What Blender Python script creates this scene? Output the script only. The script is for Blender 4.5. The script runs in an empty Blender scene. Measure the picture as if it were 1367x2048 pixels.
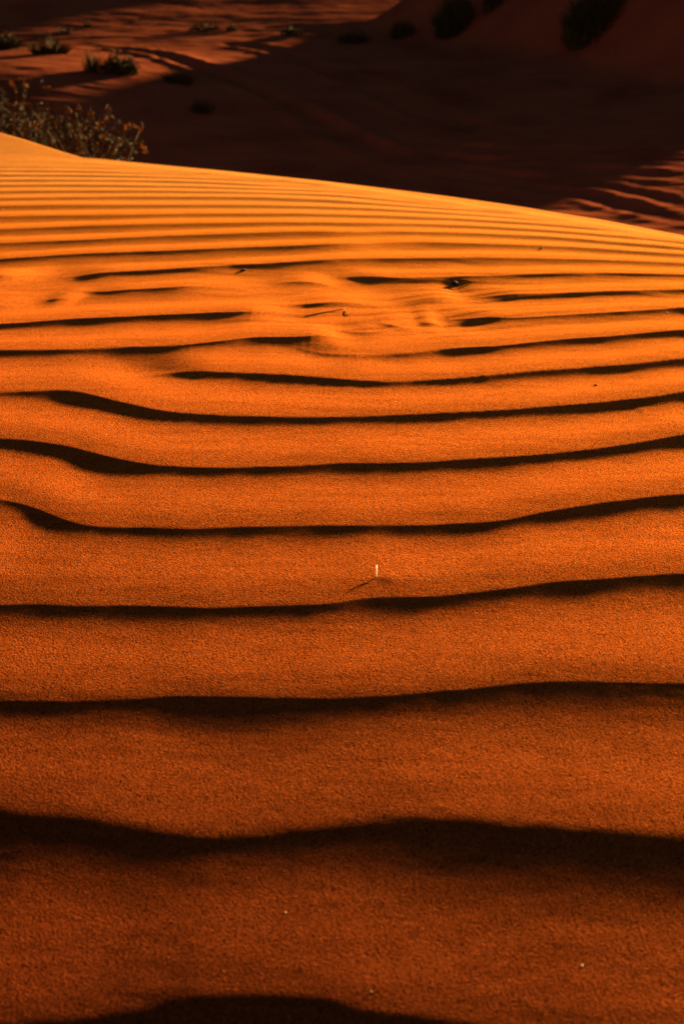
import bpy, math, random
import numpy as np
from mathutils import Vector

random.seed(7)
rng = np.random.default_rng(11)
R = math.radians
S = bpy.context.scene
C = S.collection

# ------------------------------------------------------------------ camera
PITCH = 21.4                       # degrees below the horizon
FPX = 50.0 / 36.0 * 2048.0         # focal length in photo pixels
cam_d = bpy.data.cameras.new('camera')
cam = bpy.data.objects.new('camera', cam_d)
C.objects.link(cam)
S.camera = cam
cam_d.sensor_fit = 'VERTICAL'
cam_d.sensor_height = 36.0
cam_d.sensor_width = 24.0
cam_d.lens = 50.0
cam_d.clip_start = 0.02
cam_d.clip_end = 3000.0
cam.location = (0, 0, 0)
cam.rotation_euler = (R(90 - PITCH), 0, 0)
cam_d.dof.use_dof = True
cam_d.dof.focus_distance = 1.3
cam_d.dof.aperture_fstop = 14.0

# ------------------------------------------------------------------ light
SUN_EL, SUN_AZ = 6.5, 31.0         # azimuth to the right of the view direction (+Y)
w = bpy.data.worlds.new('World')
S.world = w
w.use_nodes = True
nt = w.node_tree
sky = nt.nodes.new('ShaderNodeTexSky')
sky.sky_type = 'NISHITA'
sky.sun_disc = False
sky.sun_elevation = R(SUN_EL)
sky.sun_rotation = R(SUN_AZ)
bg = nt.nodes['Background']
bg.inputs['Strength'].default_value = 0.006
nt.links.new(sky.outputs['Color'], bg.inputs['Color'])

sd = bpy.data.lights.new('sun', 'SUN')
sun = bpy.data.objects.new('sun', sd)
C.objects.link(sun)
sd.energy = 4.0
sd.angle = R(1.8)
sd.color = (1.0, 0.62, 0.22)
sv = Vector((math.sin(R(SUN_AZ)) * math.cos(R(SUN_EL)), math.cos(R(SUN_AZ)) * math.cos(R(SUN_EL)), math.sin(R(SUN_EL))))
sun.rotation_euler = (-sv).to_track_quat('-Z', 'Y').to_euler()
sun.location = sv * 60

S.view_settings.view_transform = 'Standard'
S.view_settings.look = 'None'
S.view_settings.gamma = 1.0
S.view_settings.exposure = 3.42
S.cycles.max_bounces = 3
S.cycles.diffuse_bounces = 1
S.cycles.glossy_bounces = 1
S.cycles.use_denoising = True

# ------------------------------------------------------------------ numpy helpers
def sstep(x, a=0.0, b=1.0):
    t = np.clip((x - a) / (b - a), 0, 1)
    return t * t * (3 - 2 * t)

def hash2(ix, iy, s):
    n = (ix.astype(np.int64) * 374761393 + iy.astype(np.int64) * 668265263 + s * 1442695041) & 0x7fffffff
    n = (n ^ (n >> 13)) * 1274126177 & 0x7fffffff
    n = n ^ (n >> 16)
    return (n & 0xffff) / 65535.0 * 2 - 1

def noise(x, y, s=0):
    x, y = np.broadcast_arrays(np.asarray(x, float), np.asarray(y, float))
    ix, iy = np.floor(x), np.floor(y)
    fx, fy = x - ix, y - iy
    fx = fx * fx * fx * (fx * (fx * 6 - 15) + 10)
    fy = fy * fy * fy * (fy * (fy * 6 - 15) + 10)
    a, b = hash2(ix, iy, s), hash2(ix + 1, iy, s)
    c, d = hash2(ix, iy + 1, s), hash2(ix + 1, iy + 1, s)
    return (a * (1 - fx) + b * fx) * (1 - fy) + (c * (1 - fx) + d * fx) * fy

def fbm(x, y, n=3, s=0):
    r, a = 0, 1.0
    for k in range(n):
        r = r + a * noise(x * 2 ** k, y * 2 ** k, s + k * 17)
        a *= 0.5
    return r

CP, SP = math.cos(R(PITCH)), math.sin(R(PITCH))
def ray(px, py):
    x = (np.asarray(px, float) - 683.5) / FPX
    y = (1024.0 - np.asarray(py, float)) / FPX
    return x, y * SP + CP, y * CP - SP

def hit(fn, px, py, t0, t1, n=700, extra=0.0):
    """where the sight line through a photo pixel meets the height field fn"""
    dx, dy, dz = ray(px, py)
    t = np.geomspace(t0, t1, n)[:, None]
    X, Y, Z = t * dx[None], t * dy[None], t * dz[None]
    g = Z - (fn(X, Y) + extra)
    k = np.argmax(g < 0, axis=0)
    k = np.where((g < 0).any(axis=0), np.maximum(k, 1), n - 1)
    i = np.arange(len(dx))
    g0, g1 = g[k - 1, i], g[k, i]
    f = np.clip(g0 / (g0 - g1 + 1e-12), 0, 1)
    tt = t[k - 1, 0] * (1 - f) + t[k, 0] * f
    return tt * dx, tt * dy, tt * dz

def grid_mesh(name, X, Y, Z, mat):
    n, m = X.shape
    me = bpy.data.meshes.new(name)
    co = np.empty((n * m, 3), np.float32)
    co[:, 0], co[:, 1], co[:, 2] = X.ravel(), Y.ravel(), Z.ravel()
    idx = np.arange(n * m, dtype=np.int32).reshape(n, m)
    q = np.stack([idx[:-1, :-1], idx[:-1, 1:], idx[1:, 1:], idx[1:, :-1]], -1).reshape(-1, 4)
    me.vertices.add(n * m)
    me.vertices.foreach_set('co', co.ravel())
    me.loops.add(q.size)
    me.loops.foreach_set('vertex_index', q.ravel())
    me.polygons.add(len(q))
    me.polygons.foreach_set('loop_start', np.arange(0, q.size, 4, dtype=np.int32))
    me.polygons.foreach_set('loop_total', np.full(len(q), 4, np.int32))
    me.update(calc_edges=True)
    me.polygons.foreach_set('use_smooth', np.ones(len(q), bool))
    me.materials.append(mat)
    o = bpy.data.objects.new(name, me)
    C.objects.link(o)
    return o

# ------------------------------------------------------------------ materials
def new_mat(name):
    m = bpy.data.materials.new(name)
    m.use_nodes = True
    t = m.node_tree
    b = t.nodes['Principled BSDF']
    return m, t, b

def nd(t, kind, **kw):
    n = t.nodes.new(kind)
    for k, v in kw.items():
        if hasattr(n, k):
            setattr(n, k, v)
        else:
            n.inputs[k.replace('_', ' ')].default_value = v
    return n

def ramp(t, src, stops):
    r = t.nodes.new('ShaderNodeValToRGB')
    el = r.color_ramp.elements
    el[0].position, el[0].color = stops[0][0], (*stops[0][1], 1)
    el[1].position, el[1].color = stops[-1][0], (*stops[-1][1], 1)
    for p, c in stops[1:-1]:
        e = el.new(p); e.color = (*c, 1)
    t.links.new(src, r.inputs['Fac'])
    return r

def mix(t, fac, a, b, mode='MIX'):
    m = t.nodes.new('ShaderNodeMix')
    m.data_type = 'RGBA'; m.blend_type = mode
    for sock, v in ((m.inputs['Factor'], fac), (m.inputs[6], a), (m.inputs[7], b)):
        if isinstance(v, (int, float)): sock.default_value = v
        elif isinstance(v, tuple): sock.default_value = (*v, 1)
        else: t.links.new(v, sock)
    return m.outputs[2]

def sand_material():
    m, t, b = new_mat('orange_sand')
    L = t.links.new
    geo = nd(t, 'ShaderNodeNewGeometry')
    P = geo.outputs['Position']
    # foreground dimness painted into the sand: darker, redder near, paler towards the brink
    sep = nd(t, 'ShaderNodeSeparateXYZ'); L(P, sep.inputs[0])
    light_ramp = ramp(t, sep.outputs['Y'], [(0.0, (0.19, 0.038, 0.010)), (0.30, (0.41, 0.104, 0.018)), (0.75, (0.53, 0.175, 0.026)), (1.0, (0.60, 0.255, 0.062))])
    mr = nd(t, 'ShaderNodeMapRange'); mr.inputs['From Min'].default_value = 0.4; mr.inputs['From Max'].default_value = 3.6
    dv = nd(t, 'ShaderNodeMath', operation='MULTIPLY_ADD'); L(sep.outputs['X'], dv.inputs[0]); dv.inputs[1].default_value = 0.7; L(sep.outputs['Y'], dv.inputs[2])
    L(dv.outputs[0], mr.inputs['Value']); L(mr.outputs[0], light_ramp.inputs['Fac'])
    # single grains
    v = nd(t, 'ShaderNodeTexVoronoi'); v.inputs['Scale'].default_value = 1000; L(P, v.inputs['Vector'])
    g1 = ramp(t, v.outputs['Color'], [(0.0, (0.08, 0.06, 0.06)), (0.35, (0.80, 0.76, 0.74)), (0.85, (1.08, 1.08, 1.05)), (1.0, (1.8, 2.0, 2.6))])
    col = mix(t, 1.0, light_ramp.outputs[0], g1.outputs[0], 'MULTIPLY')
    # faint wind streaks of dark heavy grains
    mp = nd(t, 'ShaderNodeMapping'); mp.inputs['Scale'].default_value = (14, 60, 60); L(P, mp.inputs['Vector'])
    n2 = nd(t, 'ShaderNodeTexNoise'); n2.inputs['Scale'].default_value = 1.0; n2.inputs['Detail'].default_value = 4; L(mp.outputs[0], n2.inputs['Vector'])
    g2 = ramp(t, n2.outputs[0], [(0.30, (0.72, 0.68, 0.66)), (0.55, (1, 1, 1))])
    col = mix(t, 0.6, col, g2.outputs[0], 'MULTIPLY')
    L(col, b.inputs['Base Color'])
    b.inputs['Roughness'].default_value = 0.95
    b.inputs['Specular IOR Level'].default_value = 0.0
    # grain relief
    na = nd(t, 'ShaderNodeTexNoise'); na.inputs['Scale'].default_value = 700; na.inputs['Detail'].default_value = 2.0; na.inputs['Roughness'].default_value = 0.6; L(P, na.inputs['Vector'])
    nb = nd(t, 'ShaderNodeTexNoise'); nb.inputs['Scale'].default_value = 130; nb.inputs['Detail'].default_value = 2.0; L(P, nb.inputs['Vector'])
    gr = nd(t, 'ShaderNodeMapRange'); gr.inputs['From Min'].default_value = 0.5; gr.inputs['From Max'].default_value = 3.0
    gr.inputs['To Min'].default_value = 1.0; gr.inputs['To Max'].default_value = 0.12; L(sep.outputs['Y'], gr.inputs['Value'])
    b1 = nd(t, 'ShaderNodeBump'); b1.inputs['Strength'].default_value = 1.0; b1.inputs['Distance'].default_value = 0.0028; L(na.outputs[0], b1.inputs['Height']); L(gr.outputs[0], b1.inputs['Strength'])
    b2 = nd(t, 'ShaderNodeBump'); b2.inputs['Strength'].default_value = 1.0; b2.inputs['Distance'].default_value = 0.0003; L(nb.outputs[0], b2.inputs['Height'])
    L(b1.outputs[0], b2.inputs['Normal'])
    L(b2.outputs[0], b.inputs['Normal'])
    return m

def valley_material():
    m, t, b = new_mat('dimmed_red_valley_sand')
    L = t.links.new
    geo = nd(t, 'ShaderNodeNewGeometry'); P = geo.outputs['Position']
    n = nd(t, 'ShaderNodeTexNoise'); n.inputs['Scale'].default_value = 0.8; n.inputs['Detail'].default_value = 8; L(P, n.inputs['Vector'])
    c = ramp(t, n.outputs[0], [(0.25, (0.15, 0.038, 0.021)), (0.5, (0.21, 0.056, 0.029)), (0.75, (0.25, 0.068, 0.034))])  # red sand darkened to stand for the weak light in the valley
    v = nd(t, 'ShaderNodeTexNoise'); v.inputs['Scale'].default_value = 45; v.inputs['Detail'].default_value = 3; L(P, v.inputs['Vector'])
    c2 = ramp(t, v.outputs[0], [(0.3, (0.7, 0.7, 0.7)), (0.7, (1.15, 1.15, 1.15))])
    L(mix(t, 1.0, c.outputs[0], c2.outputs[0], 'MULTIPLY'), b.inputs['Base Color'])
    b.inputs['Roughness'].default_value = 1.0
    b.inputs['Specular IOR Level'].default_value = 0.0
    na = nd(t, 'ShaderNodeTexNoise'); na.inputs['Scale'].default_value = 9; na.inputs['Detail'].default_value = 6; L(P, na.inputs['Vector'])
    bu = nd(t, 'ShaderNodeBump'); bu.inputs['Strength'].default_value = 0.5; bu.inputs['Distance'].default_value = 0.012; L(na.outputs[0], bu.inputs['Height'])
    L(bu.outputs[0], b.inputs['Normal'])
    return m

def plain_mat(name, c1, c2, scale=40, rough=0.8, transl=0.0):
    m, t, b = new_mat(name)
    L = t.links.new
    tc = nd(t, 'ShaderNodeTexCoord')
    n = nd(t, 'ShaderNodeTexNoise'); n.inputs['Scale'].default_value = scale; n.inputs['Detail'].default_value = 3
    L(tc.outputs['Object'], n.inputs['Vector'])
    r = ramp(t, n.outputs[0], [(0.3, c1), (0.7, c2)])
    L(r.outputs[0], b.inputs['Base Color'])
    b.inputs['Roughness'].default_value = rough
    b.inputs['Specular IOR Level'].default_value = 0.03
    return m

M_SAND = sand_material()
M_VALLEY = valley_material()
M_LEAF = plain_mat('shrub_leaf', (0.008, 0.009, 0.003), (0.016, 0.015, 0.005), 12)  # leaf colour darkened to stand in for shade over the shrub
M_GRASS = plain_mat('dry_grass', (0.022, 0.024, 0.008), (0.060, 0.050, 0.016), 8)
M_STEM = plain_mat('woody_stem', (0.022, 0.012, 0.006), (0.04, 0.022, 0.010), 30)  # stems darkened too, shrub shade put into the colour
M_FLOWER = plain_mat('yellow_blossom', (0.09, 0.05, 0.008), (0.15, 0.08, 0.012), 60)  # yellow dimmed as if the blossoms stood in shade
M_TWIG = plain_mat('dark_twig', (0.035, 0.016, 0.008), (0.07, 0.03, 0.014), 400)
M_BROWN = plain_mat('brown_stalk', (0.18, 0.060, 0.018), (0.28, 0.10, 0.03), 400)
M_STRAW = plain_mat('pale_straw', (0.82, 0.80, 0.76), (0.9, 0.88, 0.85), 900, 0.5)
_t = M_STRAW.node_tree
_tr = _t.nodes.new('ShaderNodeBsdfTranslucent'); _tr.inputs['Color'].default_value = (0.9, 0.88, 0.85, 1)
_mx = _t.nodes.new('ShaderNodeMixShader'); _mx.inputs[0].default_value = 0.55
_t.links.new(_t.nodes['Principled BSDF'].outputs[0], _mx.inputs[1]); _t.links.new(_tr.outputs[0], _mx.inputs[2])
_t.links.new(_mx.outputs[0], _t.nodes['Material Output'].inputs['Surface'])
M_PEBBLE = plain_mat('dark_pebble', (0.04, 0.02, 0.012), (0.10, 0.05, 0.03), 900)
M_QUARTZ = plain_mat('pale_quartz', (0.82, 0.66, 0.42), (0.9, 0.8, 0.6), 900, 0.3)

# ------------------------------------------------------------------ the dune: broad form
H0 = 0.353
def base(X, Y):
    z = -H0 - 0.06 * Y
    z = z - 0.048 * np.maximum(0, 2.0 - Y) ** 2
    z = z - 0.04 * np.maximum(0, 0.85 - Y) ** 2
    z = z - 0.015 * X - 0.07 * (np.sqrt(1 + X * X) - 1)
    # the raised shoulder at the far left end of the brink
    z = z + 0.09 * sstep(Y, 4.6, 6.6) * sstep(-X, 0.35, 1.5)
    return z

TE = math.tan(R(SUN_EL)); SA, CA = math.sin(R(SUN_AZ)), math.cos(R(SUN_AZ))
def steep_at(X, Y):
    """first slope of the lee side, as a share of its width; ripples stand steeper where the dune itself tips forward"""
    e = 0.01
    gx = (base(X + e, Y) - base(X - e, Y)) / (2 * e); gy = (base(X, Y + e) - base(X, Y - e)) / (2 * e)
    thr = np.maximum((TE - gx * SA) / CA - gy, 0.05)
    k = np.interp(Y, [0.4, 0.65, 0.9, 1.2, 1.7, 2.3, 3.4], [1.12, 1.10, 1.02, 0.93, 0.84, 0.77, 0.62]) * (1 - 0.12 * sstep(X, -.4, .5) * sstep(Y, 0.9, 1.8))
    return k * thr

# crest lines of the ripples, traced from far to near: (x, y[, strength])
def c(*p): return [(q[0], q[1], q[2] if len(q) > 2 else 1.0) for q in p]
CRESTS = [
 c((0,318,.3),(160,325,.3),(300,333,.3),(420,345,.2),(520,355,0)),
 c((0,326,.5),(200,329,.5),(340,337,.4),(480,348,.3),(600,362,0)),
 c((0,333.5,.7),(200,336,.7),(340,342,.6),(480,351,.5),(600,364,.3),(690,375,0)),
 c((0,341,.9),(200,343,.9),(340,348,.7),(520,358,.6),(680,373,.4),(800,388,0)),
 c((0,349.5),(200,351),(340,354,.9),(520,362,.8),(680,371,.5),(760,379,0)),
 c((0,359.5),(340,362),(520,370),(680,377,.6),(804,390,.4),(900,402,0)),
 c((0,370),(340,372),(520,377.5),(680,383.5,.8),(804,396,.6),(900,407,.5),(990,417,0)),
]
CRESTS += [
 c((0,382.5),(340,382),(520,385.5),(680,390.5),(804,403,.9),(950,418,.7),(1050,429,.4),(1110,436,0)),
 c((0,397),(340,394),(520,395.5),(680,401.8),(804,411,.9),(1020,426,.8),(1120,438,.5),(1190,447,0)),
 c((0,412),(340,409.7),(520,410.5),(680,414.6),(804,420),(1027,435.5,.9),(1150,446.5,.7),(1240,457,.2),(1280,462,0)),
 c((0,433),(170,430),(340,428),(520,427),(680,429.3),(804,433),(1027,444),(1150,453),(1260,463.5,.7),(1350,475,.2)),
 c((0,458),(170,452),(340,447),(480,445),(680,445.6),(804,447.5),(900,449),(1027,455.5),(1150,464),(1260,473,.9),(1367,484,.7)),
 c((0,486),(170,480),(340,471),(450,467),(560,464),(665,463),(710,466,.7),(730,463,.7),(804,463.5,.9),(900,465),(1027,470),(1127,475),(1230,484),(1300,489),(1367,496)),
 c((0,517),(50,515),(110,510),(200,505),(340,500.5),(500,493),(600,490),(680,488.8,.9),(740,487,.5),(800,484.5,.6),(860,485,.9),(940,487.5),(1027,489.5),(1150,494),(1250,501),(1367,509)),
 c((95,559,0),(130,555,.6),(165,552,.9),(200,547),(270,541),(340,536),(480,528),(600,523),(680,518),(740,516,.9),(800,516.5),(880,516),(950,514.5),(1027,515.6),(1200,520),(1367,526.5)),
 c((-300,560),(0,555),(30,552),(60,549.5,.8),(115,549,0)),
 c((125,579,0),(150,583,.6),(185,586,.8),(230,583),(300,577),(340,576),(400,574),(464,573),(485,575,.8),(510,581,0)),
 c((520,570,0),(555,566,.7),(613,563.7,1),(638,567,1),(660,572,.8),(690,576,0)),
 c((640,552,0),(680,553.5,.7),(740,554.5),(780,557),(850,555.5),(900,552),(960,551),(1027,549),(1080,547),(1180,547),(1280,547),(1367,549)),
 c((-300,606,.5),(0,612,.45),(25,616,.4),(50,618,.3),(110,619,0)),
 c((45,598,0),(90,600.5,.25),(120,600,.8),(140,598,.8),(165,595,.5),(190,590,0)),
 c((0,647),(40,646),(100,640),(150,636),(197,634),(296,629.5),(380,626),(450,622.7),(499,625),(550,627.5,.8),(640,630,0)),
 c((520,620,0),(560,615.5,.6),(615,611),(664,605.5),(713,607),(745,609.5,.8),(785,613,0)),
 c((770,606,0),(810,603,.6),(845,599.5,.8),(891,595.5),(915,597,.7),(950,600,0)),
 c((905,597,0),(940,594,.8),(1027,589.5),(1080,585.5),(1127,584),(1200,582),(1260,580),(1367,578.5)),
 c((0,700),(99,700),(164,699),(197,695),(270,692.5),(329,691),(400,686),(450,679.5),(493,672.6),(549,672),(598,675),(660,678,.8),(770,684,0)),
 c((655,663,0),(677,665,.7),(713,668,1),(763,667,.9),(792,665,.6),(825,663,0)),
 c((730,647,0),(755,652,.7),(779,656,.9),(819,660,.9),(855,661.5,.5),(880,661,0)),
 c((820,648,0),(845,649,.7),(870,650.5,.7),(895,652,0)),
 c((855,637,0),(880,639,.7),(915,640.6,.9),(953,638.5),(1027,635.7),(1080,633),(1151,626),(1200,623.5),(1251,621),(1300,618),(1367,614)),
 c((560,699,0),(620,707,.6),(640,711,.9),(664,714),(713,712.5),(779,710),(822,709),(855,703,.9),(878,697,.9),(910,695),(1000,692),(1050,686),(1109,679),(1180,675),(1230,672),(1290,666),(1367,660)),
 c((255,760,0),(286,754.5,.8),(329,748),(378,744),(450,744),(499,747),(542,747),(615,753),(713,761),(763,765),(812,763.5),(900,757.5),(974,750.7),(1050,742),(1143,734.5),(1210,731),(1281,727),(1330,720),(1367,716)),
 c((0,784),(49,783),(109,779.5),(148,778.5),(171,785),(191,794),(247,806),(296,818),(329,823.6),(378,829),(450,831),(549,834),(680,835),(746,832.6),(820,829),(900,824.7),(974,821),(1050,815),(1112,811),(1170,807),(1230,801),(1290,796),(1333,790),(1367,783)),
 c((0,878),(49,880.5),(99,887),(148,895),(197,910),(247,921.6),(296,930),(362,934),(450,936),(560,932),(667,926),(760,925),(872,922),(940,917),(1000,913.6),(1060,909),(1112,906),(1170,899),(1230,891.5),(1270,885),(1307,879),(1367,869)),
 c((0,1000),(30,1003),(56,1007.5),(82,1020.6),(115,1035),(148,1050),(181,1054.5),(296,1053.5),(378,1057),(428,1054.5),(540,1052),(690,1050),(830,1051),(900,1047),(990,1045),(1025,1034),(1100,1022),(1200,1006),(1280,998),(1325,989),(1367,988)),
 c((-400,1120,.5),(-40,1116,.6),(0,1117,.5),(40,1120,.35),(90,1124,.15),(150,1128,0)),
 c((0,1208),(20,1205),(115,1209),(165,1211),(237,1209),(296,1213),(400,1217),(450,1217),(520,1213),(600,1210),(640,1210),(678,1206),(703,1201),(720,1197),(735,1195),(754,1194),(775,1194.5),(811,1194),(868,1193),(900,1191),(950,1187),(1020,1175),(1100,1163),(1200,1158),(1300,1149),(1367,1147)),
 c((0,1401),(100,1402),(200,1401),(300,1396),(400,1391),(480,1394),(560,1397),(680,1396),(780,1393),(860,1386),(940,1377),(1020,1368),(1080,1362),(1180,1361),(1280,1366),(1367,1367)),
 c((0,1630),(50,1632.5),(150,1642.5),(225,1653.5),(300,1662.5),(350,1675),(415,1680),(500,1675),(600,1666),(683,1657.5),(773,1645),(871,1643),(993,1652),(1090,1661),(1188,1667),(1285,1675),(1367,1685)),
 c((-60,2070,.9),(200,2045,.8),(325,2016,.9),(390,2002),(475,1997),(575,1998.5),(650,2007),(700,2029),(797,2042),(950,2060),(1150,2085),(1367,2110)),
 c((0,2560),(400,2500),(800,2540),(1367,2620)),
]

def smooth_line(X, Y, A, step):
    """resample a traced line evenly in X and round its corners"""
    o = np.argsort(X)
    X, Y, A = X[o], Y[o], A[o]
    # slope-limited continuation beyond both ends of the traced piece
    n = max(24, int((X[-1] - X[0]) / step))
    xs = np.linspace(X[0], X[-1], n)
    ys = np.interp(xs, X, Y); a = np.interp(xs, X, A)
    k = np.array([1, 4, 6, 4, 1.0]); k /= k.sum()
    for _ in range(3):
        yp = np.concatenate([2 * ys[0] - ys[2:0:-1], ys, 2 * ys[-1] - ys[-2:-4:-1]])
        ap = np.concatenate([a[2:0:-1], a, a[-2:-4:-1]])
        ys = np.convolve(yp, k, 'valid'); a = np.convolve(ap, k, 'valid')
    u = np.linspace(0, 1, n); ln = X[-1] - X[0]
    al = a.copy(); edge = min(0.3, 0.03 / ln); soft = min(0.35, 0.10 / ln)
    am = a.copy()
    if A[0] < 0.05 and A[-1] < 0.05 and ln < 0.5:
        am = am * (0.45 + 0.55 * sstep(ln, 0.1, 0.5)); al = al * 1.3; soft = min(0.5, 0.12 / ln)
    if A[0] < 0.05: am = am * sstep(u, 0, soft); al = al * sstep(u, 0, edge)
    if A[-1] < 0.05: am = am * sstep(1 - u, 0, soft); al = al * sstep(1 - u, 0, edge)
    return xs, ys, am, al

def box(v, n):
    n = max(3, int(n) | 1)
    n = min(n, (len(v) // 2) * 2 - 1)
    if n < 3: return v
    return np.convolve(np.pad(v, n // 2, 'reflect', reflect_type='odd'), np.ones(n) / n, 'valid')

B_SHARE = 0.42
def W0f(Y):
    return 0.016 + 0.012 * np.maximum(0, Y - 0.8)
def lip(Y):
    return 0.26 + 0.28 * sstep(Y, 0.9, 1.5) - 0.39 * sstep(Y, 2.4, 3.6)
def lee_widths(Y, gn):
    w1 = np.minimum(0.88 * gn, 0.122 - 0.020 * sstep(Y, 0.75, 1.4) - 0.015 * sstep(Y, 1.5, 2.6))
    w2 = np.clip(0.97 * gn, 0.03, 0.17 - 0.03 * sstep(Y, 1.2, 2.2))
    return w1, w2
def crest_height(X, Y, gn, sl):
    w1, w2 = lee_widths(Y, gn)
    cs = 1 / np.sqrt(1 + sl * sl)
    turn = np.clip(CA / np.maximum(0.1, cs * (CA - sl * SA)), 1.0, 2.0) ** 0.85
    st = steep_at(X, Y) * turn
    return st * ((1 - B_SHARE) * w1 / 1.5 + B_SHARE * w2 / 2), st * lip(Y) * W0f(Y) / 2

LINES = []
def gaps(i, side):
    """distance along Y from ripple i to its neighbour on one side, along its length"""
    xs, ys, a = LINES[i][:3]
    best = np.full(len(xs), 0.20)
    for j, (x2, y2, a2) in enumerate([l[:3] for l in LINES]):
        if j == i: continue
        g = (np.interp(xs, x2, y2) - ys) * side
        ok = (g > 0.022) & (np.interp(xs, x2, a2) > 0.65) & (xs >= x2[0]) & (xs <= x2[-1])
        best = np.where(ok, np.minimum(best, g), best)
    return np.clip(box(best, 0.16 / (xs[1] - xs[0])), 0.03, 0.2)

for step in range(3):
    NEW = []
    for i, cr in enumerate(CRESTS):
        px = np.array([p[0] for p in cr], float); py = np.array([p[1] for p in cr], float)
        am = np.array([p[2] for p in cr], float)
        if step == 0:
            X, Y, Z = hit(base, px, py, 0.35, 14, extra=0.006)
        else:
            xq, hq = LINES[i][0], LINES[i][3]
            X, Y, Z = hit(lambda a, b: base(a, b) + np.interp(a, xq, hq + LINES[i][8]) * 0.95, px, py, 0.35, 14)
        ymed = float(np.median(Y))
        xs, ys, a, al = smooth_line(X, Y, am, 0.006 * max(0.6, ymed))
        dx = xs[1] - xs[0]
        ys = box(box(ys, 0.016 * max(1, ymed) / dx), 0.016 * max(1, ymed) / dx)
        NEW.append([xs, ys, a, None, None, None, None, al, None])
    LINES = NEW
    for i, l in enumerate(LINES):
        xs, ys, a = l[:3]; dx = xs[1] - xs[0]
        gn, gf = gaps(i, -1), gaps(i, 1)
        sl = np.gradient(box(box(ys, 0.12 / dx), 0.12 / dx), xs)
        sl = np.clip(sl, -.8, .8)
        h, hl = crest_height(xs, ys, gn, sl)
        h, hl = box(h, 0.08 / dx), box(hl, 0.08 / dx)
        l[3], l[4], l[5], l[6], l[8] = h * a, gn, gf, sl, hl * l[7]
for i, l in enumerate(LINES):
    ymed = float(np.median(l[1]))
    l[1] = l[1] + 0.0008 * (0.6 + ymed * 0.5) * fbm(l[0] * 30 / max(0.7, ymed), np.full_like(l[0], i * 3.7), 2, 5)

BX, BY, _ = hit(base, np.array([-300, 0, 60, 110, 150, 163, 200, 400, 600, 800, 1000, 1200, 1367, 1700.]),
                np.array([232, 266, 283, 299, 311.5, 315.5, 318, 337, 357.5, 381, 407.5, 439, 471, 545.]), 0.5, 14)
_bs = np.linspace(BX[0], BX[-1], 700)
_by = np.interp(_bs, BX, BY)
_k = np.array([1, 2, 1.0]) / 4
for _ in range(3):
    _by[1:-1] = np.convolve(_by, _k, 'valid')
def brink(X):
    y = np.interp(X, _bs, _by)
    y = np.where(X > _bs[-1], _by[-1] - 0.55 * (X - _bs[-1]) / (1 + 0.5 * (X - _bs[-1])), y)
    y = np.where(X < _bs[0], _by[0] + 0.25 * (_bs[0] - X), y)
    return y

def ripple_sum(X, Y):
    z = np.zeros_like(X)
    for xs, ys, a, h, gn, gf, sl, al, hl in LINES:
        yc = np.interp(X, xs, ys)
        s0 = float(np.clip(sl[:6].mean(), -.35, .35)); s1 = float(np.clip(sl[-6:].mean(), -.35, .35))
        dl = np.maximum(0, xs[0] - X); dr = np.maximum(0, X - xs[-1])
        yc = yc - s0 * 0.5 * (1 - np.exp(-dl / 0.5)) + s1 * 0.5 * (1 - np.exp(-dr / 0.5))
        yc = yc + 0.03 * np.sin(6 * (dl + dr)) * sstep(dl + dr, 0, .5)
        sel = np.abs(Y - yc) < 0.24
        if not sel.any():
            continue
        Xs, yy = X[sel], yc[sel]
        s = Y[sel] - yy
        hh = np.interp(Xs, xs, h); n_ = np.interp(Xs, xs, gn); f_ = np.interp(Xs, xs, gf)
        w1, w2 = lee_widths(yy, n_)
        p1 = (1 - B_SHARE) * w1 / 1.5; p2 = B_SHARE * w2 / 2
        t1 = np.clip(-s / w1, 0, 1); t2 = np.clip(-s / w2, 0, 1)      # lee side, faces the camera
        fn = (p1 * (1 - 1.5 * t1 + 0.5 * t1 ** 3) + p2 * (1 - t2) ** 2) / (p1 + p2)
        W0 = W0f(yy)
        fl_ = np.where(s < 0, (1 - np.clip(-s / W0, 0, 1)) ** 2, (1 - np.clip(s / (4 * W0), 0, 1)) ** 2)
        cw = 0.05 + 0.14 * sstep(yy, 0.6, 1.0)
        tf = np.clip(s / (0.94 * f_), 0, 1)                            # long side, faces the sun
        ff = np.cos(np.clip((tf - cw) / (1 - cw), 0, 1) * math.pi) * 0.5 + 0.5
        ff = ff - 0.06 * (1 - np.clip(tf / cw, 0, 1)) ** 2
        z[sel] += hh * np.where(s < 0, fn * 0.94, ff) + np.interp(Xs, xs, hl) * fl_
    return z

def mark(X, Y, px, py, rx, ry, hgt):
    """a small bump or hollow in the sand; radii in metres"""
    x0, y0, _ = hit(base, np.array([px]), np.array([py]), 0.35, 14, extra=0.006)
    return hgt * np.exp(-((X - x0[0]) / rx) ** 2 - ((Y - y0[0]) / ry) ** 2)

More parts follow.
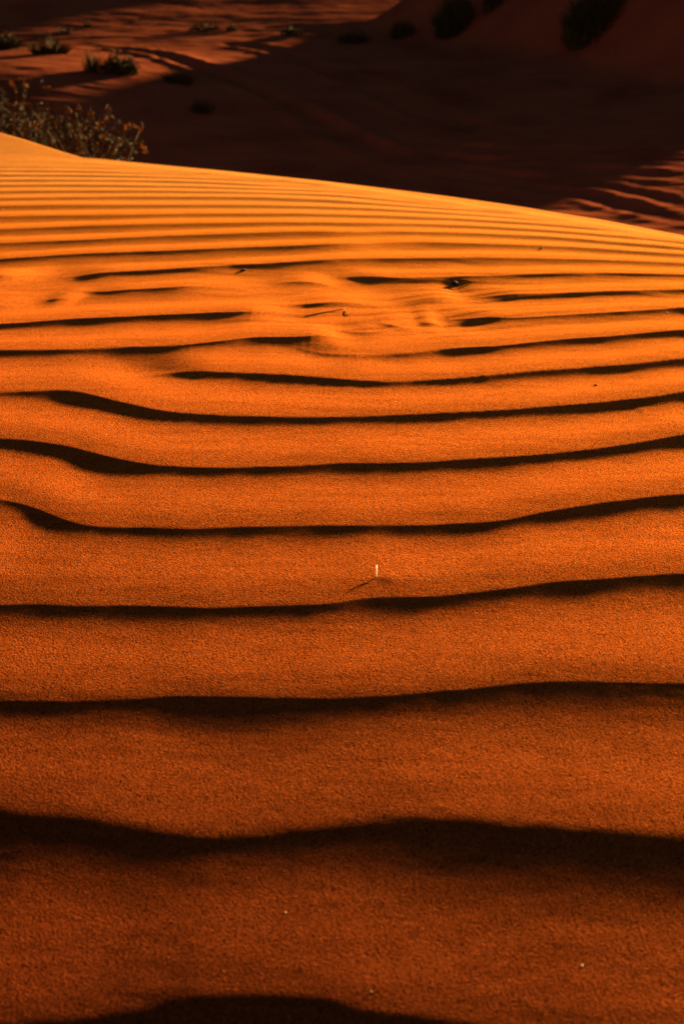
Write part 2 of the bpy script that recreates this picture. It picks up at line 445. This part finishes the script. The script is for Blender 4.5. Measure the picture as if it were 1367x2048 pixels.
def dune_height(X, Y, detail=True):
    b = base(X, Y)
    yb = brink(X)
    fade = 1 - sstep(Y - yb, -0.22, 0.0)
    z = b + ripple_sum(X, Y) * fade
    if detail:
        z = z + 0.0005 * fbm(X * 4, Y * 5, 2, 3) + 0.00007 * fbm(X * 26, Y * 60, 3, 9)
        # delicate secondary ripples where the main ones fork and fade out
        ph = Y / 0.058 - 0.22 * X / 0.058 + 0.9 * noise(X * 2.2, Y * 1.6, 21) + 0.35 * noise(X * 7, Y * 5, 22)
        fr = ph - np.floor(ph)
        saw = np.where(fr < 0.28, fr / 0.28, (1 - fr) / 0.72)
        mk = sstep(Y, 1.68, 1.86) * (1 - sstep(Y, 2.35, 2.6)) * sstep(noise(X * 3.1 + 5, Y * 2.2, 23), -0.25, 0.35)
        z = z + 0.0011 * saw * mk * (0.25 + 0.75 * np.exp(-((X - 0.12) / 0.32) ** 2))
        z = z + mark(X, Y, 776, 1162, 0.008, 0.010, 0.0005)
        z = z + mark(X, Y, 650, 632, 0.03, 0.05, 0.0022) + mark(X, Y, 680, 648, 0.03, 0.06, -0.0025)
        z = z + mark(X, Y, 905, 572, 0.02, 0.05, -0.003)
        z = z + mark(X, Y, 972, 763, 0.006, 0.010, 0.0003) + mark(X, Y, 1284, 827, 0.006, 0.010, 0.0006)
    # the slip face behind the brink
    ov = np.maximum(0, Y - yb)
    z = z - (np.sqrt(ov * ov + 0.03 ** 2) - 0.03) * 0.60
    return z

rows = 1 / np.concatenate([np.linspace(1 / 0.40, 1 / 1.7, 1050)[:-1], np.linspace(1 / 1.7, 1 / 6.9, 620)])
rows = np.concatenate([np.linspace(-1.2, 0.38, 60), rows, np.linspace(7.0, 14.0, 50)])
cin = np.linspace(-0.255, 0.255, 760)
cout = 0.255 + np.geomspace(0.002, 1.6, 120)
cols = np.concatenate([-cout[::-1], cin, cout])
YY = np.repeat(rows[:, None], len(cols), 1)
XX = cols[None, :] * (np.maximum(rows, 0.38)[:, None] * 0.90 + 0.20)
XX = XX * (1 + 0.0 * YY)
ZZ = dune_height(XX, YY)
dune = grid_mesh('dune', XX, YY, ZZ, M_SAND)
dune['kind'] = 'structure'
dune['label'] = 'sunlit orange dune covered in wavy wind ripples'

# ------------------------------------------------------------------ the valley and the dunes beyond
def seg_hump(X, Y, x, y, rx, ry, rot, h, p=1.0):
    cr, sr = math.cos(R(rot)), math.sin(R(rot))
    u = ((X - x) * cr + (Y - y) * sr) / rx
    v = (-(X - x) * sr + (Y - y) * cr) / ry
    return h * np.exp(-(u * u + v * v) ** p)

def ridge(X, Y, pts, slope_near, slope_far, h):
    """a dune ridge: crest line Y(X) with two side slopes, heights along it"""
    xs = np.array([p[0] for p in pts], float); ys = np.array([p[1] for p in pts], float); hs = np.array([p[2] for p in pts], float)
    yc = np.interp(X, xs, ys); hh = np.interp(X, xs, hs)
    d = Y - yc
    z = hh - np.where(d < 0, -d * slope_near, d * slope_far)
    return z

def smax(a, b, k):
    return 0.5 * (a + b + np.sqrt((a - b) ** 2 + k * k))

def valley0(X, Y):
    u = X * math.sin(R(SUN_AZ)) + Y * math.cos(R(SUN_AZ))
    z = -4.9 + 0.06 * fbm(X / 7, Y / 7, 3, 40)
    z = z + seg_hump(X, Y, -5.6, 24.5, 3.8, 4.6, -20, 0.60)                      # low mound on the left
    r1 = ridge(X, Y, [(-8, 39, -9.0), (-1.0, 34, -6.2), (0.7, 33.2, -4.8), (1.4, 33, -4.25), (2.5, 32.5, -3.8), (4.0, 32, -3.2), (5.5, 31, -2.6), (7.3, 30, -1.9), (8.3, 30.5, -3.3), (9.6, 31, -5.5), (17, 40, -8)], 0.6, 0.40, 0)
    z = smax(z, r1, 0.30)
    r2 = ridge(X, Y, [(-60, 30, 3.0), (-20, 39, 1.5), (-9, 46.5, 1.0), (0, 56, 0.5), (6, 68, -1.5), (12, 88, -4), (40, 130, -6)], 0.42, 0.12, 0)
    z = smax(z, r2, 0.5)
    # the whole valley climbs away from the dune
    climb = 0.102 * (17 + 3 * np.logaddexp(0, (np.minimum(Y, 120) - 17) / 3))
    return z + climb + 3 * sstep(Y, 200, 400) * (0.7 + 0.5 * fbm(X / 60, Y / 60, 3, 60))

RUTS = [  # wheel ruts and wind-worn furrows across the valley (photo pixels)
 ([(150,92),(240,99),(330,111),(400,134),(470,163),(540,190),(600,224),(660,258),(720,290),(800,322)], 0.24, 0.08),
 ([(300,106),(360,118),(430,142),(510,176),(590,208),(660,246),(730,280),(830,316)], 0.13, 0.03),
 ([(430,84),(500,92),(560,104),(620,124),(680,150),(760,190),(860,235),(960,262)], 0.24, 0.06),
 ([(640,60+55),(740,160),(830,200),(930,240),(1040,268)], 0.16, 0.04),
 ([(860,312),(1000,327),(1100,334),(1200,340),(1367,354)], 0.20, 0.030),
 ([(760,330),(900,352),(1040,368),(1150,388),(1240,411),(1367,442)], 0.18, 0.026),
 ([(930,345),(1080,358),(1200,372),(1290,388),(1367,410)], 0.16, 0.022),
 ([(900,290),(1040,300),(1180,296),(1367,300)], 0.12, 0.03),
 ([(820,300),(960,318),(1120,318),(1250,316),(1367,322)], 0.10, 0.025),
]
RW = []
for pts, wd, dp in RUTS:
    p = np.array(pts, float)
    n = 60
    tt = np.linspace(0, len(p) - 1, n)
    px = np.interp(tt, np.arange(len(p)), p[:, 0]); py = np.interp(tt, np.arange(len(p)), p[:, 1])
    k = np.array([1, 2, 3, 2, 1.0]) / 9
    for arr in (px, py):
        for _ in range(2):
            arr[2:-2] = np.convolve(arr, k, 'valid')
    X, Y, Z = hit(valley0, px, py, 6, 120, 900)
    RW.append((X, Y, wd, dp))

def valley(X, Y):
    X = np.asarray(X, float); Y = np.asarray(Y, float)
    z = valley0(X, Y)
    sh = z.shape
    Xf, Yf = np.broadcast_to(X, sh).ravel(), np.broadcast_to(Y, sh).ravel()
    zf = np.zeros(Xf.shape)
    near = np.where((Yf > 8) & (Yf < 62) & (np.abs(Xf) < 22))[0]
    for rx, ry, wd, dp in RW:
        box = near[(Xf[near] > rx.min() - 1) & (Xf[near] < rx.max() + 1) & (Yf[near] > ry.min() - 1) & (Yf[near] < ry.max() + 1)]
        if not len(box): continue
        best = np.full(len(box), 9.0); sgn = np.zeros(len(box)); ends = np.zeros(len(box))
        bx, by = Xf[box], Yf[box]
        for k in range(len(rx) - 1):
            ax, ay = rx[k], ry[k]; dx, dy = rx[k + 1] - ax, ry[k + 1] - ay
            l2 = dx * dx + dy * dy + 1e-9
            t = np.clip(((bx - ax) * dx + (by - ay) * dy) / l2, 0, 1)
            qx, qy = bx - ax - t * dx, by - ay - t * dy
            d = np.hypot(qx, qy)
            m = d < best
            best = np.where(m, d, best); ends = np.where(m, (k + t) / (len(rx) - 1), ends)
        e = sstep(ends, 0.0, 0.15) * (1 - sstep(ends, 0.9, 1.0) * 0.6)
        q = best / wd
        zf[box] += dp * e * (-np.exp(-q * q) + 0.55 * np.exp(-((q - 1.7) / 0.7) ** 2))
    z = z + zf.reshape(sh)
    z = z + 0.012 * noise(X * 1.2 + Y * 0.8, (Y - 0.35 * X) * 5.0, 77) + 0.007 * noise(X * 2.5, Y * 11, 78)
    return z

vr = np.concatenate([np.linspace(4, 11, 40), 1 / np.linspace(1 / 11.2, 1 / 75, 620), np.geomspace(76, 900, 120)])
vc_in = np.linspace(-0.27, 0.27, 520)
vc_o = 0.27 + np.geomspace(0.004, 2.6, 90)
vc = np.concatenate([-vc_o[::-1], vc_in, vc_o])
VY = np.repeat(vr[:, None], len(vc), 1)
VX = vc[None, :] * (vr[:, None] * 0.92 + 0.5)
VX[0:40] = vc[None, :] * (11 * 0.92 + 0.5)
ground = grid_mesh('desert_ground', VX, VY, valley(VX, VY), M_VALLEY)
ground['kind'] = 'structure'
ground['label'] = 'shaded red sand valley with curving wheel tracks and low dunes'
# the ground behind and around the photographer's dune
bx_ = np.linspace(-900, 900, 60); by_ = np.linspace(-900, 4.2, 60)
GX, GY = np.meshgrid(bx_, by_)
gz = -5.3 + 0.0 * GX
g2 = grid_mesh('desert_ground_behind', GX, GY, gz, M_VALLEY)
g2['kind'] = 'structure'

# ------------------------------------------------------------------ builder for small things
class MB:
    def __init__(s): s.v = []; s.f = []
    def blade(s, p, d, L, wd, bend, seg=4):
        p = np.array(p, float); d = np.array(d, float); d /= np.linalg.norm(d)
        side = np.cross(d, rng.normal(size=3)); side /= np.linalg.norm(side) + 1e-9
        i0 = len(s.v)
        for k in range(seg + 1):
            ww = wd * (1 - (k / seg) ** 1.5) * 0.5 + wd * 0.04
            s.v.append(tuple(p - side * ww)); s.v.append(tuple(p + side * ww))
            p = p + d * L / seg
            d = d + np.array(bend) / seg; d /= np.linalg.norm(d)
        for k in range(seg):
            a = i0 + 2 * k
            s.f.append((a, a + 1, a + 3, a + 2))
        return p
    def tube(s, pts, r0, r1, n=6):
        pts = [np.array(p, float) for p in pts]
        i0 = len(s.v); m = len(pts)
        for k, p in enumerate(pts):
            d = pts[min(k + 1, m - 1)] - pts[max(k - 1, 0)]; d /= np.linalg.norm(d) + 1e-12
            a = np.cross(d, (0.3, 0.2, 0.93)); a /= np.linalg.norm(a) + 1e-12
            b = np.cross(d, a); r = r0 + (r1 - r0) * k / (m - 1)
            for j in range(n):
                t = 2 * math.pi * j / n
                s.v.append(tuple(p + r * (math.cos(t) * a + math.sin(t) * b)))
        for k in range(m - 1):
            for j in range(n):
                q = i0 + k * n
                s.f.append((q + j, q + (j + 1) % n, q + n + (j + 1) % n, q + n + j))
        s.f.append(tuple(i0 + j for j in range(n))[::-1]); s.f.append(tuple(i0 + (m - 1) * n + j for j in range(n)))
    def leaf(s, p, d, L, wd):
        p = np.array(p, float); d = np.array(d, float); d /= np.linalg.norm(d) + 1e-9
        a = np.cross(d, rng.normal(size=3)); a /= np.linalg.norm(a) + 1e-9
        b = np.cross(d, a)
        i = len(s.v)
        s.v += [tuple(p), tuple(p + d * L * .5 + a * wd * .5 + b * wd * .12), tuple(p + d * L), tuple(p + d * L * .5 - a * wd * .5 + b * wd * .12)]
        s.f.append((i, i + 1, i + 2, i + 3))
    def lump(s, p, r, sq=(1, 1, 1), jit=0.25, n=8, m=6):
        p = np.array(p, float); i0 = len(s.v)
        ph = rng.uniform(0, 6)
        for i in range(m + 1):
            th = math.pi * i / m
            for j in range(n):
                a = 2 * math.pi * j / n
                k = 1 + jit * (0.6 * math.sin(2.3 * a + ph + th * 2) + 0.4 * math.sin(4.1 * th + a * 3 + ph)) * math.sin(th)
                s.v.append((p[0] + r * sq[0] * k * math.sin(th) * math.cos(a), p[1] + r * sq[1] * k * math.sin(th) * math.sin(a), p[2] + r * sq[2] * k * math.cos(th)))
        for i in range(m):
            for j in range(n):
                s.f.append((i0 + i * n + j, i0 + i * n + (j + 1) % n, i0 + (i + 1) * n + (j + 1) % n, i0 + (i + 1) * n + j))
    def build(s, name, mat, parent=None, smooth=False):
        me = bpy.data.meshes.new(name)
        me.from_pydata(s.v, [], s.f); me.update()
        if smooth: me.polygons.foreach_set('use_smooth', [True] * len(me.polygons))
        me.materials.append(mat)
        o = bpy.data.objects.new(name, me); C.objects.link(o)
        if parent is not None: o.parent = parent
        return o

def empty(name, loc, label, cat, group=None):
    o = bpy.data.objects.new(name, None); C.objects.link(o)
    o.location = loc; o['label'] = label; o['category'] = cat
    o.empty_display_size = 0.1
    if group: o['group'] = group
    return o

def tag(o, label, cat, group=None):
    o['label'] = label; o['category'] = cat
    if group: o['group'] = group
    return o

def vpoint(px, py):
    X, Y, Z = hit(valley0, np.array([px, px + .01]), np.array([py, py]), 6, 200, 1200)
    return float(X[0]), float(Y[0]), float(valley(np.array([X[0]]), np.array([Y[0]]))[0])

def px2m(Y): return (Y * CP + 2.0) / FPX

# ------------------------------------------------------------------ shrubs and grass tufts in the valley
def tuft(px, py, wpx, hpx, label, kind='tuft', n=260):
    x, y, z = vpoint(px, py)
    dist = math.sqrt(x * x + y * y + z * z); k = dist / FPX
    W, H = wpx * k * 0.5, hpx * k
    if kind == 'bush' and wpx > 100: W *= 0.52
    e = empty({'tuft': 'grass_tuft', 'bush': 'desert_bush', 'reed': 'reed_clump', 'mound': 'scrub_mound'}[kind], (x, y, z - 0.03), label, {'tuft': 'grass tuft', 'bush': 'bush', 'reed': 'reeds', 'mound': 'scrub'}[kind],
              'clumps of scrub scattered in the valley')
    def gz(ax, ay):
        return float(valley(np.array([x + ax]), np.array([y + ay]))[0]) - (z - 0.03)
    m = MB()
    for i in range(n):
        a = rng.uniform(0, 2 * math.pi); rr = math.sqrt(rng.uniform(0, 1))
        bx, by = W * 0.7 * rr * math.cos(a), W * 0.5 * rr * math.sin(a)
        if kind == 'reed':
            q = round(bx / (W * 0.28)) * W * 0.28; bx = q + rng.normal() * W * 0.035
        lean = 0.85 if kind in ('tuft', 'mound') else (0.12 if kind == 'reed' else 0.6)
        L = H * (1.15 - 0.5 * rr) * rng.uniform(0.55, 1.1) * (1.3 if kind == 'reed' else 1.0)
        d = (math.cos(a) * lean * rr + rng.normal() * .12, math.sin(a) * lean * rr, 1.0)
        m.blade((bx, by, gz(bx, by) - 0.02), d, L, max(0.012, H * 0.05), (math.cos(a) * .5 * rr, math.sin(a) * .5 * rr, -0.35 * rr))
    m.build('blades', M_GRASS, e)
    if kind in ('bush', 'mound'):
        f = MB()
        for i in range(int(n * 2.2)):
            a = rng.uniform(0, 2 * math.pi); rr = math.sqrt(rng.uniform(0, 1)); hh = rng.uniform(0.05, 1) * (1 - 0.75 * rr ** 2)
            hh *= 0.8 + 0.3 * math.sin(3 * a + px)
            bx, by = W * rr * math.cos(a), W * .8 * rr * math.sin(a)
            f.leaf((bx, by, gz(bx, by) + H * hh), (rng.normal(), rng.normal(), abs(rng.normal())), 0.13 * H + .03, 0.05 * H + .015)
        f.build('foliage', M_GRASS, e)
        t = MB()
        for i in range(9):
            a = rng.uniform(0, 6.28); l = H * rng.uniform(.5, .9)
            p0 = np.array((0, 0, -0.02)); p1 = np.array((math.cos(a) * W * .3, math.sin(a) * W * .25, l * .5)); p2 = np.array((math.cos(a) * W * .7, math.sin(a) * W * .6, l * .8))
            t.tube([p0, p1, p2], H * .02 + .006, .004, 5)
        t.build('stems', M_STEM, e)
    return e

tuft(6, 98, 70, 36, 'dark grass clump at the left edge on top of the low mound', 'bush', 220)
tuft(100, 108, 84, 38, 'wide dark grass tuft on the lit mound beside the left edge clump', 'tuft', 340)
tuft(186, 143, 46, 34, 'row of thin upright reeds on the mound below the wide tuft', 'reed', 170)
tuft(240, 146, 70, 42, 'rounded dark bush right beside the upright reeds', 'bush', 260)
tuft(358, 166, 60, 34, 'green tuft alone in the shade beside the wheel track', 'tuft', 240)
tuft(404, 226, 40, 34, 'lowest small dark tuft in the valley, behind the dune edge', 'tuft', 180)
tuft(410, 62, 64, 17, 'low flat scrub mound beyond the wheel tracks', 'mound', 140)
tuft(464, 62, 24, 13, 'tiny scrub clump just right of the flat scrub mound', 'mound', 60)
tuft(584, 70, 44, 18, 'small scrub mound midway between the tracks and the shaded ridge', 'mound', 110)
tuft(706, 84, 66, 24, 'dark scrub mound at the left end of the shaded ridge', 'mound', 150)
tuft(804, 74, 44, 34, 'spiky bush on the shaded ridge left of the big round bush', 'bush', 160)
tuft(905, 62, 120, 66, 'big round dark bush on the shaded ridge', 'bush', 420)
tuft(985, 12, 44, 28, 'small dark bush near the top edge between two big bushes', 'bush', 120)
tuft(1180, 62, 180, 84, 'largest dark bush, on the shaded slope at the top right', 'bush', 520)
tuft(130, 66, 34, 11, 'flat little scrub clump at the foot of the far dark dune', 'mound', 60)
tuft(176, 54, 14, 10, 'tiny dark tuft on the shadow edge of the far dune', 'mound', 40)
tuft(262, 106, 16, 8, 'tiny scrub clump beside the start of the wheel track', 'mound', 30)

# ------------------------------------------------------------------ the flowering shrub behind the brink
SX, SYY = -1.45, 7.2
sz = float(valley(np.array([SX]), np.array([SYY]))[0])
d_, z_ = dune_height(np.array([SX]), np.array([SYY])), sz
sz = max(float(d_[0]), sz)
shrub = empty('flowering_shrub', (SX, SYY, sz - 0.03), 'loose green shrub with small yellow blossoms, behind the left end of the dune edge', 'shrub')
def sp(px, py, Y):      # point on a sight line at forward distance Y, relative to the shrub
    dx, dy, dz = ray(px, py); t = Y / float(dy)
    return np.array((float(dx) * t - SX, Y - SYY, float(dz) * t - (sz - 0.03)))
stems, leaves = MB(), MB()
tips = []
fl = [(25,168),(48,158),(55,172),(25,212),(95,175),(140,222),(158,217),(178,230),(215,239),(196,252),(220,217),(255,253),(268,252),(281,258),(290,300),(283,290),(205,270),(190,285),(165,305),(110,240),(70,250)]
heads = fl + [(rng.uniform(-190, 285), 0) for _ in range(210)]
for i, (hx, hy) in enumerate(heads):
    if i >= len(fl):
        hx = rng.uniform(-260, 270)
        top = np.interp(hx, [-260, -60, 0, 60, 150, 220, 300], [190, 150, 172, 200, 222, 232, 290])
        hy = top + abs(rng.normal()) * 45
    Y = SYY + rng.uniform(-0.5, 0.5)
    tip = sp(hx, hy, Y)
    root = np.array((rng.normal() * .12 + tip[0] * .22, rng.normal() * .12, 0.0))
    mid = root * .55 + tip * .45 + np.array((rng.normal() * .04, 0, .22))
    q = [(1 - u) ** 2 * root + 2 * u * (1 - u) * mid + u * u * tip for u in np.linspace(0, 1, 8)]
    stems.tube(q, 0.004, 0.0012, 4)
    tips.append(tip)
    for j in range(42):
        u = rng.uniform(.1, 1.0)
        p = (1 - u) ** 2 * root + 2 * u * (1 - u) * mid + u * u * tip + rng.normal(size=3) * .02
        leaves.leaf(p, rng.normal(size=3) + np.array((0, 0, .5)), rng.uniform(.018, .045), rng.uniform(.004, .010))
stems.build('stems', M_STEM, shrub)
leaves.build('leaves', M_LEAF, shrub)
for i in range(len(fl)):
    b = MB()
    for j in range(9):
        b.leaf(tips[i] + rng.normal(size=3) * .008, rng.normal(size=3), .015, .011)
    b.build('blossom', M_FLOWER, shrub)

# ------------------------------------------------------------------ small things lying on the dune
def dpoint(px, py):
    X, Y, Z = hit(lambda a, b: dune_height(a, b), np.array([px, px + .01]), np.array([py, py]), 0.4, 9, 1600)
    x, y = float(X[0]), float(Y[0])
    return np.array((x, y, float(dune_height(np.array([[x]]), np.array([[y]]))[0, 0])))
def zof(x, y): return float(dune_height(np.array([[x]]), np.array([[y]]))[0, 0])

# pale upright straw
p = dpoint(753, 1158)
k = float(np.linalg.norm(p)) / FPX
m = MB()
m.tube([p + np.array((0, 0, -.003)), p + np.array((k * .2, k * 14, k * 3.5)), p + np.array((k * .7, k * 30, k * 7)), p + np.array((k * .6, k * 42, k * 11))], k * 1.0, k * 0.8, 8)
tag(m.build('straw', M_STRAW, smooth=True), 'short pale straw standing upright in the sand between two ripples', 'straw')

# long dry stalk lying at the broken ripples
a, b_ = dpoint(610, 633), dpoint(690, 621)
k = float(np.linalg.norm(a)) / FPX
pts = []
for u in np.linspace(0, 1, 9):
    q = a * (1 - u) + b_ * u
    q[2] = max(zof(q[0], q[1]) + k * 1.0, q[2] + k * (1 + 3 * u)) ; pts.append(q)
m = MB(); m.tube(pts, k * .7, k * 1.1, 6)
tag(m.build('dry_stalk', M_BROWN, smooth=True), 'long thin dry stalk lying across the broken ripples', 'stalk')
def stick(px0, py0, px1, py1, lift, r, name, mat, label, cat, sag=0.0):
    a, b = dpoint(px0, py0), dpoint(px1, py1)
    k = float(np.linalg.norm(a)) / FPX
    pts = []
    for u in np.linspace(0, 1, 7):
        q = a * (1 - u) + b * u
        q[2] = zof(q[0], q[1]) + k * (r * .6 + lift * math.sin(math.pi * u)); pts.append(q)
    m = MB(); m.tube(pts, k * r, k * r * .7, 6)
    return tag(m.build(name, mat, smooth=True), label, cat)
stick(688, 622, 695, 632, 1.0, 0.7, 'twig_bit', M_TWIG, 'tiny dark twig bit at the right end of the long dry stalk', 'twig')
stick(912, 562, 943, 566, 2.5, 1.3, 'twig', M_TWIG, 'thin dark curved twig right of the dark seed pod', 'twig')
# seed pod with a pointed tip
e0 = dpoint(907, 569)
k = float(np.linalg.norm(e0)) / FPX
pod = empty('seed_pod', tuple(e0), 'dark pointed seed pod half sunk in the bright sand', 'seed pod')
m = MB(); m.lump((k * 2, 0, k * 2.5), k * 6.0, (1.2, 1.4, .75), .25, 10, 8); m.build('husk', M_TWIG, pod, True)
m = MB(); m.tube([np.array((k * 1, 0, k * 5)), np.array((-k * 4, 0, k * 8)), np.array((-k * 9, 0, k * 10))], k * 1.7, k * .4, 6); m.build('tip', M_TWIG, pod, True)

def pebble(px, py, r, mat, name, label, cat, sq=(1.5, 1.2, .6), group=None):
    p = dpoint(px, py); k = float(np.linalg.norm(p)) / FPX
    m = MB(); m.lump((0, 0, 0), k * r * (0.75 if name == 'quartz_grain' else 0.9), sq, .3, 9, 7)
    o = m.build(name, mat, smooth=True)
    o.location = tuple(p + np.array((0, 0, k * r * (.35 if name != 'quartz_grain' else -.25))))
    o.rotation_euler = (0, 0, rng.uniform(-.6, .6))
    return tag(o, label, cat, group)
pebble(487, 541, 3.4, M_PEBBLE, 'seed', 'dark seed lying on the left slope between two thin ripples', 'seed', (1.9, 1.6, .6))
pebble(1081, 497.5, 2.4, M_PEBBLE, 'pebble', 'tiny dark pebble on the brightest far sand', 'pebble', group='dark pebbles')
pebble(1190, 771, 2.6, M_PEBBLE, 'pebble', 'dark pebble on the right side beneath the twig and seed pod', 'pebble', group='dark pebbles')
QG = 'pale quartz grains'
for (x, y, r, lb) in [(1333, 625, 2.0, 'pale grain near the right edge of the bright far ripples'),
                      (1163, 1931, 3.0, 'pale glinting grain in the nearest dark sand at the lower right'),
                      (657, 1532, 1.8, 'pale grain midway down the coarse sand, centre of the photo'),
                      (571, 1824, 2.2, 'pale grain in the near sand just below the wide dark band'),
                      (742, 1983, 2.2, 'pale grain nearest the bottom edge, above the last ripple'),
                      (212, 868, 1.8, 'pale grain on the left below the bent dark ripple'),
                      (790, 803, 1.8, 'pale grain on the central ripple above its dark crest'),
                      (5, 420, 2.4, 'pale grain at the left edge among the fine far ripples')]:
    pebble(x, y, r, M_QUARTZ, 'quartz_grain', lb, 'sand grain', (1.1, 1.1, .9), QG)
